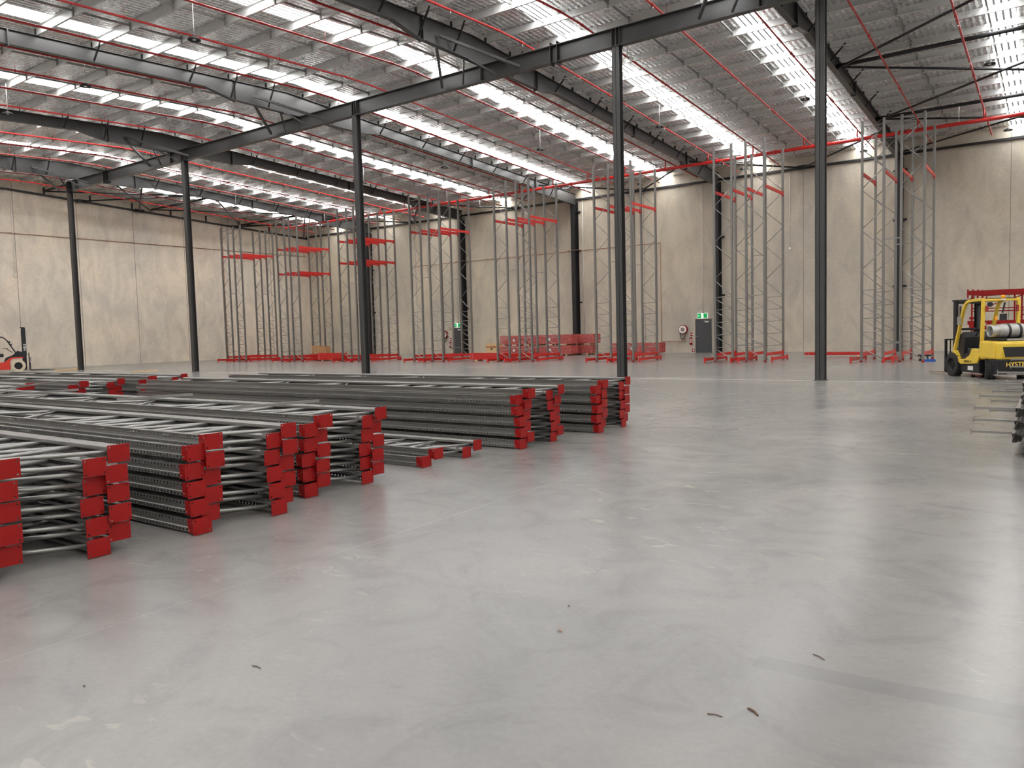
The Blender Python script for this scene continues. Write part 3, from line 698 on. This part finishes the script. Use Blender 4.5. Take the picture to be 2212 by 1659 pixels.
def wsign(x, z, w_, h_, lab, style):
    q = thing('fire_sign', lab, 'sign', (x, YB - .004, z), group='fire equipment signs')
    MB().box(-w_ / 2, w_ / 2, -.006, .004, -h_ / 2, h_ / 2).obj('sign_plate', MWHITE, q)
    m = MB()
    if style: m.poly([(w_ * .46 * math.cos(t), -.0075, h_ * .12 + h_ * .33 * math.sin(t)) for t in [k * PI / 8 for k in range(9)]]); m.box(-w_ * .4, w_ * .4, -.0085, -.006, -h_ * .42, -h_ * .1)
    else: m.box(-w_ * .44, -w_ * .16, -.0085, -.006, -h_ * .42, h_ * .44); m.box(w_ * .16, w_ * .44, -.0085, -.006, -h_ * .42, h_ * .44); m.box(-w_ * .16, w_ * .16, -.0085, -.006, -h_ * .42, -h_ * .25)
    m.obj('red_marking', MRED, q)
wsign(-18.94, 1.16, .24, .26, 'red and white sign above the near extinguisher', 1)
wsign(-18.83, .17, .2, .3, 'red and white sign low on the wall under the near extinguisher', 0)
wsign(-38.56, 1.16, .24, .26, 'red and white sign above the far extinguisher', 1)
wsign(-38.6, 2.02, .2, .26, 'small red and white sign high beside the far exit sign', 0)
# copper lines and white conduits
def line(name, pts, r, m_, lab, cat, grp=None, fit=None, end=None):
    q = thing(name, lab, cat, pts[0], group=grp); o = Vector(pts[0]); m = MB()
    for a, b in zip(pts[:-1], pts[1:]): m.tube(Vector(a) - o, Vector(b) - o, r, 8)
    m.obj('tube', m_, q, smooth=True)
    if fit:
        for a, b in zip(pts[:-1], pts[1:]):
            a, b = Vector(a), Vector(b); n = int((b - a).length / fit); d = (b - a).normalized()
            for k in range(1, n + 1): MB().tube(a + d * (k * fit) - o, a + d * (k * fit + .04) - o, r * 1.7, 8).obj('clip', m_, q)
    if end: MB().box(-.06, .06, -.05, .04, -.1, .02).obj('switch', m_, q).location = Vector(pts[-1]) - o
    return q
line('copper_pipe', [(XL + .05, -10, 8.74), (XL + .05, 45.7, 8.74)], .018, MCU, 'copper water pipe clipped along the upper left wall', 'pipe', fit=4.0)
line('copper_pipe', [(-42.2, 45.95, 7.0)] + [p for c_ in (-37.0, -27.1) for p in ((c_ - .5, 45.95, 7.0), (c_ - .4, 45.38, 7.0), (c_ + .4, 45.38, 7.0), (c_ + .5, 45.95, 7.0))] + [(-20.94, 45.95, 7.0), (-20.94, 45.95, .04)], .017, MCU, 'copper pipe along the back wall dropping to the floor', 'pipe', fit=2.1)
line('copper_pipe', [(-20.94, 45.9, .73), (-19.33, 45.9, .73), (-19.33, 45.88, 1.0)], .022, MCU, 'short copper branch pipe feeding the near hose reel', 'pipe', fit=.6)
for x, z, lab in ((-40.7, 5.92, 'thin white conduit on the back wall ending mid-height behind the fourth rack'), (-12.88, 6.02, 'thin white conduit on the back wall ending mid-height right of the near door'),
                  (-26.6, .97, 'long white conduit beside the middle wall column ending near the floor')):
    line('white_conduit', [(x, 45.96, 10.3 if x < -30 or x > -20 else 10.6), (x, 45.96, z)], .016 if x != -26.6 else .022, MWHITE, lab, 'conduit', 'white conduits', 2.5, True)
line('white_conduit', [(-18.14, 45.96, 10.3), (-18.14, 45.96, 2.56)], .014, MWHITE, 'thin white conduit dropping to the near exit sign', 'conduit', 'white conduits', 2.2)
line('white_conduit', [(-37.76, 45.96, 10.3), (-37.76, 45.96, 2.5)], .014, MWHITE, 'thin white conduit dropping to the far exit sign', 'conduit', 'white conduits', 2.2)
line('white_conduit', [(XL + .05, 22.2, 11.2), (XL + .05, 22.2, 6.1)], .02, MWHITE, 'white conduit hanging on the left wall above the red forklift', 'conduit', 'white conduits', 2.5, True)
line('white_conduit', [(XL + .05, 37.4, 11.0), (XL + .05, 37.4, .1)], .02, MCU, 'thin brownish pipe running down the left wall near the racks', 'conduit', None, 2.5)

# ------------------------------------------------------------------ bundles, crates and beam stacks
def bundle(x, y, z, L, H_, W_, lab, seed, bear=True):
    rr = random.Random(seed)
    q = thing('wrapped_bundle', lab, 'bundle', (x, y, z), group='film-wrapped bundles of red beams')
    m = MB(); n = 9; hh = H_ / n
    for k in range(n):
        a = rr.uniform(-.03, .03); m.box(a, L + a, rr.uniform(0, .02), W_, k * hh + .004, (k + 1) * hh - .006)
    for k in range(14): m.box(L - .02, L + .02 + rr.uniform(0, .03), W_ * k / 14 + .008, W_ * (k + 1) / 14 - .008, .01, H_ - .01)
    m.obj('beam_pack', MWRAP, q)
    m = MB(); m.box(L * .42, L * .48, -.025, -.018, H_ * .35, H_ * .62); m.obj('paper_label', MWHITE, q)
    if bear:
        for t_ in (.12, .5, .88): MB().box(L * t_ - .05, L * t_ + .05, .02, W_ - .02, -.09, 0).obj('timber_bearer', MWOOD, q)
for i, (x, y, L, lab) in enumerate(((-31.0, 42.0, 2.75, 'left bundle at floor level in the front row'), (-28.15, 42.0, 2.75, 'right bundle at floor level in the front row'), (-27.0, 43.2, 2.4, 'bundle at floor level sticking out behind the front row'))):
    bundle(x, y, .1, L, .55, .95, 'film-wrapped bundle of red beams, ' + lab, i)
for i, (x, y, L, lab) in enumerate(((-30.95, 42.05, 2.6, 'left bundle in the upper row'), (-28.2, 42.0, 2.78, 'right bundle in the upper row'), (-26.9, 43.2, 2.5, 'upper bundle sticking out behind the row'))):
    bundle(x, y, .75, L, .6, .9, 'film-wrapped bundle of red beams, ' + lab, 10 + i)
bundle(-22.65, 42.4, .12, 3.1, .62, .95, 'film-wrapped bundle of red beams alone behind the third rack from right', 21)
def crate(x, y, z, a, b, c, lab, m_, batt=True):
    q = thing('shipping_crate', lab, 'crate', (x, y, z)); MB().box(0, a, 0, b, .04, c).obj('crate_body', m_, q)
    if batt:
        for k in range(3): MB().box(a * k / 2.0 * .93, a * k / 2.0 * .93 + a * .07, -.02, 0, 0, c).obj('batten', MWOOD, q)
    return q
c = crate(-34.0, 44.5, 0, .95, .8, .83, 'pale plywood crate with a red strap beside the wrapped bundles', MWOOD)
MB().box(-.01, .96, -.026, -.02, .55, .6).obj('strap', MRED, c)
text('stencil', 'JRZ', .14, MBLK, c, basis((1, 0, 0), (0, 0, 1), (0, -1, 0), (.5, -.024, .42)))
def beam_stack(x, y, L, n, lab, rz=0, rows=4):
    q = thing('beam_stack', lab, 'beam stack', (x, y, .09), rz, 'strapped stacks of red beams')
    for k in range(n):
        m = MB()
        for j in range(rows): m.box(0, L, j * .13, j * .13 + .12, k * .075, k * .075 + .068)
        m.obj('beam_layer', MREDB, q)
    m = MB()
    for k in range(n):
        for s in (.06, .2): m.tube((s, -.003, k * .075 + .034), (s, .001, k * .075 + .034), .013, 6)
    m.obj('slot_marks', MWHITE, q)
    for t_ in (.2, .8): MB().box(L * t_ - .07, L * t_ + .07, .0, rows * .13, -.09, 0).obj('timber_bearer', MWOOD, q)
    return q
beam_stack(-40.4, 34.35, 2.3, 6, 'stack of red beams lying between the second and third racks from left')
beam_stack(-41.9, 35.0, 1.55, 5, 'low stack of red beams carrying the cardboard boxes', .05)
beam_stack(-27.4, 34.3, 2.35, 5, 'stack of red beams lying before the pale plywood crate')
beam_stack(-10.2, 38.75, 3.1, 2, 'flat pair of red beam layers on the floor behind the tall column', 0, 3)
crate(-41.8, 35.05, .465, .72, .45, .55, 'brown carton with pale battens, left of two on the beam stack', MCARD)
crate(-40.95, 35.05, .465, .55, .45, .5, 'brown carton, right of two on the beam stack', MCARD)
def plank(a, b, z, lab, w_=.12, h_=.04): 
    o = MB().bar((a[0], a[1], z), (b[0], b[1], z), w_, h_).obj('timber_plank', MWOOD); return tag(o, lab, 'plank', 'loose timber on the floor')
plank((-48.1, 21.3), (-48.5, 22.9), .045, 'pale timber plank on the floor by the leftmost column', .3, .09)
plank((-39.8, 21.4), (-40.0, 22.9), .03, 'pale timber plank on the floor between the left columns', .12, .06)
plank((-24.98, 33.05), (-24.93, 33.0), .03, 'short timber wedge at the foot of a rack frame', .1, .06)
for i, (a, b, lab) in enumerate((((-16.4, 7.3, .83), (-14.5, 5.75, .86), 'loose grey brace bar resting on the small far-left stacks'), ((-9.9, 5.1, .84), (-9.55, 5.95, .85), 'loose grey brace bar lying on the third stack, left end'), ((-7.3, 5.0, .835), (-6.95, 5.9, .845), 'loose grey brace bar lying on the third stack near its feet'),
                                ((-13.0, 4.9, .83), (-12.6, 5.9, .85), 'loose grey brace bar lying far along the third stack'))):
    tag(MB().bar(a, b, .03, .03).obj('brace_bar', MBRACE), lab, 'brace', 'loose brace bars')
# power tools by the rightmost rack
def drill(x, y, rz, lab):
    q = thing('power_drill', lab, 'power tool', (x, y, 0), rz, 'cordless tools on the floor')
    MB().box(-.05, .05, -.04, .04, 0, .07).obj('battery', MBLK, q)
    MB().bar((0, 0, .06), (-.03, 0, .2), .04, .05).obj('grip', MBLK, q)
    MB().tube((-.12, 0, .23), (.09, 0, .23), .035, 10).obj('motor_housing', MBLK, q); MB().tube((.09, 0, .23), (.15, 0, .23), .015, 8).obj('chuck', MBLK, q)
drill(-4.62, 34.7, 2.6, 'black cordless drill on the floor, left of two in the rightmost rack'); drill(-4.32, 34.4, .4, 'black cordless drill on the floor, right of two beside the blue tray')
q = thing('tool_tray', 'blue plastic tool tray on the floor in the rightmost rack', 'tray', (-4.45, 34.05, 0))
MB().box(0, .42, 0, .25, 0, .03).obj('tray_base', MBLUE, q)
m = MB(); m.box(0, .42, 0, .015, .03, .08); m.box(0, .42, .235, .25, .03, .08); m.box(0, .015, 0, .25, .03, .08); m.box(.405, .42, 0, .25, .03, .08); m.obj('tray_rim', MBLUE, q)
# small litter on the bare floor
MTWIG = mat('dry_bark', (.09, .05, .03), .8)
for i, (x, y, a, L, lab) in enumerate(((-1.0, 3.03, -.6, .055, 'dark curled bark scrap on the floor, lower right'), (-1.12, 2.92, .2, .05, 'thin dark stick on the floor next to the bark scrap'), (-.91, 3.71, -.5, .06, 'thin dark sliver on the floor above the bark scrap'),
                                      (-3.12, 2.2, .1, .05, 'thin dark sliver on the floor, lower left'), (-3.63, 1.64, 0, .015, 'tiny dark crumb on the floor, lower left corner'), (-2.27, 3.68, 0, .014, 'tiny dark crumb on the floor, centre'))):
    m = MB(); L *= .6; m.bar((-L, 0, .003), (0, .004, .004), .004 if i else .012, .003); m.bar((0, .004, .004), (L, -.003, .002), .003 if i else .008, .003)
    o = m.obj('floor_scrap', MTWIG); o.location = (x, y, 0); o.rotation_euler = (0, 0, a); tag(o, lab, 'scrap', 'scraps on the floor')
o = MB().poly([(-.018, 0, .004), (0, -.008, .009), (.02, 0, .003), (.003, .009, .006)]).obj('fallen_leaf', mat('brown_leaf', (.35, .13, .04), .7)); o.location = (-2.12, 3.34, 0)
tag(o, 'small brown leaf on the floor, centre', 'leaf')

# ------------------------------------------------------------------ forklifts
def wheel(par, x, y, r, wd, tyre, hub, name='wheel', steer=0):
    m = MB(); h = wd / 2
    m.lathe([(r * .58, -h), (r * .9, -h), (r, -h * .75), (r, h * .75), (r * .9, h), (r * .58, h)], (0, 0, 0), 'y', 28)
    for k in range(22):
        t_ = 2 * PI * k / 22
        for s in (-1, 1): m.bar((math.cos(t_) * r * .97, s * h * .2, math.sin(t_) * r * .97), (math.cos(t_ + .07) * r * 1.0, s * h * .95, math.sin(t_ + .07) * r * 1.0), .035, .03)
    w_ = m.obj(name, tyre, par); w_.location = (x, y, r); w_.rotation_euler = (0, 0, steer)
    m = MB(); m.lathe([(0, -h * .5), (r * .18, -h * .55), (r * .2, -h * .3), (r * .5, -h * .3), (r * .6, -h * .9), (r * .6, h * .9), (r * .5, h * .3), (r * .2, h * .3), (r * .18, h * .55), (0, h * .5)], (0, 0, 0), 'y', 22)
    for k in range(6):
        t_ = k * PI / 3; m.tube((math.cos(t_) * r * .33, -h * .42, math.sin(t_) * r * .33), (math.cos(t_) * r * .33, h * .42, math.sin(t_) * r * .33), r * .04, 6)
    m.obj('rim', hub, w_, smooth=False)
def mast(par, x, top, wd, m_):
    for s in (-1, 1):
        m = MB(); y = s * wd; m.box(x - .07, x + .07, y - .012, y + .012, .1, top); m.box(x - .07, x - .055, y - s * .06, y, .1, top); m.box(x + .055, x + .07, y - s * .06, y, .1, top)
        m.obj('mast_rail', m_, par)
        m = MB(); y = s * (wd - .075); m.box(x - .02, x + .1, y - .012, y + .012, .14, top - .08); m.box(x + .085, x + .1, y - s * .05, y, .14, top - .08); m.obj('inner_rail', m_, par)
        MB().tube((x - .09, s * (wd - .1), .2), (x - .09, s * (wd - .1), top - .15), .028, 10).obj('lift_cylinder', m_, par, smooth=True)
    m = MB()
    for z in (.45, top * .62, top - .05): m.box(x - .06, x + .06, -wd, wd, z - .035, z + .035)
    m.obj('cross_member', m_, par)
    MB().box(x - .16, x + .1, -wd - .03, wd + .03, top - .01, top + .03).obj('mast_head', m_, par)
def carriage(par, x, wd, m_, fl, fm, top=1.05):
    m = MB()
    for z in (.22, .5): m.box(x, x + .05, -wd, wd, z - .05, z + .05)
    for s in (-1, 1): m.box(x, x + .05, s * wd - .03, s * wd + .03, .1, top)
    m.box(x, x + .04, -wd, wd, top - .04, top)
    for k in range(9): y = -wd + 2 * wd * k / 8; m.box(x + .01, x + .03, y - .012, y + .012, .5, top)
    m.obj('load_backrest', m_, par)
    for s in (-1, 1):
        y = s * .33
        m = MB(); m.ext([(x + .05, .55), (x + .09, .55), (x + .095, .09), (x + fl, .055), (x + fl, .045), (x + .06, .045)], y - .055, y + .055, 'xz'); m.obj('fork', fm, par)
# yellow forklift
yf = thing('forklift', 'yellow and black gas forklift parked at the right edge with forks lowered', 'forklift', (-1.6, 24.8, 0), math.atan2(.83, -.56))
for s in (1, -1):
    wheel(yf, .9, s * .47, .33, .22, MRUB, MBLK)
    wheel(yf, -.66, s * .42, .275, .18, MRUB, MBLK, steer=-.5)
m = MB(); m.ext([(1.15, .18), (1.15, .62), (.75, .62), (.55, .38), (-.3, .38), (-.32, .56), (-.98, .6), (-1.2, .5), (-1.2, .2), (-1.0, .2), (-.98, .5), (-.36, .48), (-.36, .14), (.5, .14), (.52, .3), (.7, .56), (1.0, .6), (1.12, .18)][:4] + [(-.3, .38), (-.3, .14), (.5, .14), (.52, .5), (.8, .68), (1.1, .66)][0:0] + [(.55, .38), (.52, .14), (-.36, .14), (-.36, .62), (-1.15, .62), (-1.15, .16), (-1.0, .16), (-.96, .56), (-.4, .56), (-.3, .62), (1.0, .7)][0:3] + [(-.36, .62), (.3, .66)], -.5, .5, 'xz')
m.obj('chassis', MBLK, yf)
m = MB(); m.ext([(.98, .52), (.9, .6), (.62, .42), (.5, .36), (-.3, .40), (-.42, .60), (-1.1, .56), (-1.1, .98), (-.42, 1.0), (-.40, .78), (-.30, .80), (-.05, .80), (.05, .62), (.3, .5), (.6, .5), (.85, .74)], -.54, .54, 'xz')
m.obj('side_panel', MYEL, yf, bevel=.02)
m = MB(); m.hexa([(-1.22, -.5, .52), (-.42, -.56, .52), (-.42, .56, .52), (-1.22, .5, .52)], [(-1.28, -.5, 1.0), (-.42, -.56, 1.02), (-.42, .56, 1.02), (-1.28, .5, 1.0)])
m.obj('counterweight', MYEL, yf, bevel=.07)
m = MB(); m.hexa([(-1.12, -.44, .14), (-.9, -.5, .14), (-.9, .5, .14), (-1.12, .44, .14)], [(-1.23, -.5, .53), (-.9, -.54, .53), (-.9, .54, .53), (-1.23, .5, .53)]); m.box(-.95, -.4, -.3, .3, .2, .55); m.obj('lower_counterweight', MBLK, yf, bevel=.03)
MB().hexa([(-1.256, -.34, .60), (-1.2, -.34, .60), (-1.2, .34, .60), (-1.256, .34, .60)], [(-1.286, -.42, .86), (-1.2, -.42, .86), (-1.2, .42, .86), (-1.286, .42, .86)]).obj('radiator_opening', MRUB, yf)
text('lettering', 'HYSTER', .17, MTXT, yf, basis((0, -1, 0), (.0, 0, 1), (-1, 0, 0), (-1.225, .02, .40)))
text('lettering', 'HYSTER 2.5', .075, MBLK, yf, basis((-1, 0, 0), (0, 0, 1), (0, 1, 0), (.12, .545, .44)))
text('lettering', 'HYSTER', .12, MTXT, yf, basis((0, 0, 1), (1, 0, 0), (0, 1, 0), (1.14, .36, 1.75)))
m = MB(); m.box(-.08, .18, .502, .508, .2, .32); m.obj('sticker', MWHITE, yf)
# guard
for s in (1, -1):
    m = MB(); P = [(.97, s * .47, .56), (.50, s * .46, 1.86), (.40, s * .45, 2.03), (.24, s * .45, 2.10), (-.44, s * .45, 2.12)]
    for a, b in zip(P[:-1], P[1:]): m.bar(a, b, .07, .085, (0, 1, 0))
    m.obj('front_pillar', MYEL, yf, bevel=.01)
    MB().bar((-.42, s * .47, .98), (-.44, s * .46, 2.13), .075, .08, (0, 1, 0)).obj('rear_pillar', MYEL, yf, bevel=.01)
m = MB()
m.box(-.48, -.40, -.46, .46, 2.07, 2.13); m.box(.25, .33, -.46, .46, 2.07, 2.12)
m.obj('rear_roof_bar', MYEL, yf)
m = MB()
for k in range(7): y = -.38 + k * .127; m.box(-.42, .3, y - .02, y + .02, 2.085, 2.115)
m.obj('roof_grille', MBLK, yf); MB().box(-.46, .5, -.40, .40, 2.135, 2.15).obj('roof_cover', MBLK, yf)
MB().box(-.32, .15, -.26, .26, .8, .9).obj('seat_cushion', MBLK, yf, bevel=.03); MB().box(-.36, -.24, -.24, .24, .9, 1.38).obj('seat_back', MBLK, yf, bevel=.04)
MB().box(-.42, .28, -.46, .46, .62, .8).obj('engine_hood', MBLK, yf, bevel=.02); MB().ext([(.55, .4), (.85, .5), (.78, 1.1), (.6, 1.25), (.5, 1.1)], -.42, .42, 'xz').obj('dashboard', MBLK, yf)
m = MB(); m.tube((.55, .1, 1.1), (.36, .1, 1.32), .02, 8); m.lathe([(.13, -.01), (.15, 0), (.13, .01), (.115, 0), (.13, -.01)], (.34, .1, 1.34), 'z', 18); m.obj('steering_wheel', MBLK, yf)
mast(yf, 1.12, 2.13, .36, MBLK); carriage(yf, 1.30, .5, MBLK, 1.22, MORA)
MB().lathe([(.0, 0), (.05, 0), (.05, .07), (.035, .09), (0, .09)], (-.50, -.02, 2.13), n=14).obj('beacon', MAMB, yf, smooth=True); MB().lathe([(0, -.02), (.06, -.02), (.06, .02), (0, .02)], (-.50, -.02, 2.10), n=14).obj('beacon_base', MWHITE, yf)
for s in (1, -1): MB().box(-.52, -.485, s * .40 - .03, s * .40 + .03, 1.78, 1.95).obj('tail_lamp', mat('tail_lamp_lens', (.3, .03, .03), .3), yf)
q = MB().box(.5, .54, .52, .62, 1.45, 1.68).obj('mirror', MALU, yf)
m = MB(); m.bar((-.52, -.06, 2.02), (-.55, .02, 1.75), .03, .03); m.box(-.60, -.54, -.07, .09, 1.55, 1.72); m.obj('rear_camera', MBLK, yf)
MB().box(-.57, -.53, .16, .22, 1.56, 1.66).obj('amber_marker', MAMB, yf); m = MB().tube((-.50, .30, 1.98), (-.44, .30, 1.98), .065, 14); m.obj('work_lamp', MBLK, yf)
MB().box(-1.1, -.5, -.36, .36, 1.02, 1.08).obj('bottle_cradle', MBLK, yf); MB().box(-1.16, -1.13, -.25, .25, 1.02, 1.07).obj('cradle_edge', MALU, yf)
gb = thing('gas_bottle', 'silver gas bottle strapped across the back of the yellow forklift', 'gas bottle', (-1.6 + .56 * .82, 24.8 - .83 * .82, 1.27), math.atan2(.83, -.56))
MB().lathe([(0, -.43), (.09, -.43), (.16, -.38), (.188, -.28), (.188, .2), (.16, .3), (.08, .34), (0, .34)], axis='y', n=24).obj('shell', MALU, gb, smooth=True)
m = MB(); m.lathe([(.14, .30), (.155, .33), (.155, .50), (.14, .51), (.13, .5), (.135, .32)], axis='y', n=22); m.obj('collar', MALU, gb, smooth=True)
MB().tube((0, .34, 0), (0, .45, 0), .03, 10).obj('valve', MCHROME, gb)
for y in (-.2, .08): MB().lathe([(.19, y - .03), (.197, y - .03), (.197, y + .03), (.19, y + .03)], axis='y', n=24).obj('strap', MBLK, gb)
# red forklift, its right side towards the camera
rf = thing('forklift', 'red and black forklift with cream tyres at the left edge', 'forklift', (-51.4, 20.0, 0), math.atan2(.93, .38))
for s in (1, -1): wheel(rf, .62, s * .5, .365, .24, MRUBW, MBLK); wheel(rf, -1.05, s * .45, .28, .2, MRUBW, MBLK)
m = MB(); m.ext([(.22, .14), (.2, .6), (.34, .78), (.9, .82), (.9, .88), (.25, .86), (-.1, .58), (-.4, .56), (-.6, .9), (-1.3, .95), (-1.6, .8), (-1.62, .3), (-1.35, .3), (-1.3, .58), (-.8, .58), (-.75, .14)], -.52, .52, 'xz'); m.obj('body_panel', MFRED, rf, bevel=.02)
m = MB(); m.ext([(.4, .84), (1.0, .8), (.95, 1.15), (.6, 1.25), (.35, 1.0), (.0, .85), (-.1, .62), (.15, .6)], -.44, .44, 'xz'); m.obj('floor_cowl', MBLK, rf)
MB().box(-.9, -.1, -.4, .4, .9, 1.1).obj('seat_base', MBLK, rf, bevel=.04); MB().box(-.62, -.5, -.25, .25, 1.1, 1.5).obj('seat_back', MBLK, rf, bevel=.04)
MB().box(-1.3, -.55, -.45, .45, .95, 1.12).obj('hood', MALU, rf, bevel=.04)
text('lettering', 'HELI', .2, MWHITE, rf, basis((1, 0, 0), (0, 0, 1), (0, -1, 0), (-1.0, -.53, .72)))
for s in (1, -1):
    m = MB(); P = [(.62, s * .48, .95), (.1, s * .47, 1.9), (-.05, s * .46, 2.05), (-.25, s * .46, 2.1), (-1.2, s * .46, 2.1), (-1.25, s * .46, .95)]
    for a, b in zip(P[:-1], P[1:]): m.bar(a, b, .06, .07, (0, 1, 0))
    m.obj('guard_pillar', MBLK, rf)
    for z in (1.62, 1.78): MB().box(.28 - (z - 1.6) * .5, .36 - (z - 1.6) * .5, s * .52 - .04, s * .52 + .04, z - .05, z + .05).obj('head_lamp', MRUB, rf)
m = MB()
for k in range(7): y = -.42 + k * .14; m.box(-1.2, -.1, y - .02, y + .02, 2.09, 2.12)
m.obj('roof_grille', MBLK, rf)
m = MB(); m.tube((.35, .1, 1.15), (.05, .1, 1.4), .022, 8); m.lathe([(.14, -.01), (.155, 0), (.14, .01), (.125, 0), (.14, -.01)], (.03, .1, 1.42), 'z', 16); m.obj('steering_wheel', MBLK, rf)
mast(rf, .96, 2.62, .42, MBLK)
MB().box(.86, 1.08, -.47, -.425, .95, 2.6).obj('mast_side_plate', MBLK, rf)
text('lettering', 'HELI', .2, MWHITE, rf, basis((0, 0, 1), (-1, 0, 0), (0, -1, 0), (1.0, -.474, 1.45)))
carriage(rf, 1.16, .55, MBLK, 1.35, MBLK, 1.12); MB().box(1.2, 1.3, -.2, .2, .6, .85).obj('hydraulic_block', MALU, rf)

# ------------------------------------------------------------------ red trestle carrying beams behind the yellow forklift
t = thing('steel_trestle', 'red painted steel trestle loaded with beams behind the yellow forklift', 'trestle', (-2.6, 30.0, 0))
for k, (y, x) in enumerate(((0, 0), (.5, .12), (1.0, .2), (1.5, .3))):
    m = MB(); m.box(x - .02, x + 3.4, y - .03, y + .03, 2.40, 2.55); m.box(x - .02, x + .02, y - .05, y + .08, 2.32, 2.6); m.box(x + .12, x + .15, y - .05, y + .08, 2.32, 2.6); m.obj('top_beam', MRED, t)
for x in (.12, .42, 1.3, 1.5):
    m = MB(); m.box(x - .025, x + .025, 0, .05, .05, 2.4) if x < .5 else m.box(x - .025, x + .025, .4, .45, 1.45, 2.4)
    if x < .5: m.box(x - .07, x + .07, -.02, .07, 2.2, 2.3); m.box(x - .07, x + .07, -.02, .07, 1.6, 1.68)
    m.obj('upright', MRED, t)
for a, b in (((.5, .05, 2.0), (1.7, .4, 2.42)), ((1.3, .4, 1.5), (2.1, .4, 2.2)), ((.1, .1, 1.95), (3.3, .1, 1.95)), ((.1, .4, 1.86), (3.3, .4, 1.86)), ((3.3, .4, 1.4), (2.6, .4, 2.4))):
    MB().bar(a, b, .035, .035).obj('brace', MRED, t)
m = MB(); m.box(.05, .55, -.06, -.03, 1.25, 1.55); m.box(.0, 3.4, -.03, .03, 1.42, 1.55); m.obj('side_plate', MRED, t)
text('lettering', 'TX', .14, MWHITE, t, basis((1, 0, 0), (0, 0, 1), (0, -1, 0), (.46, -.065, 1.42)))
for x in (.2, 3.2):
    for y in (0, 1.5): MB().box(x - .04, x + .04, y - .04, y + .04, 0, 1.42).obj('leg', MRED, t)
for y, n_ in ((0, 'front'), (1.5, 'rear')): MB().box(.2, 3.2, y - .03, y + .03, .3, .36).obj('rail', MRED, t)
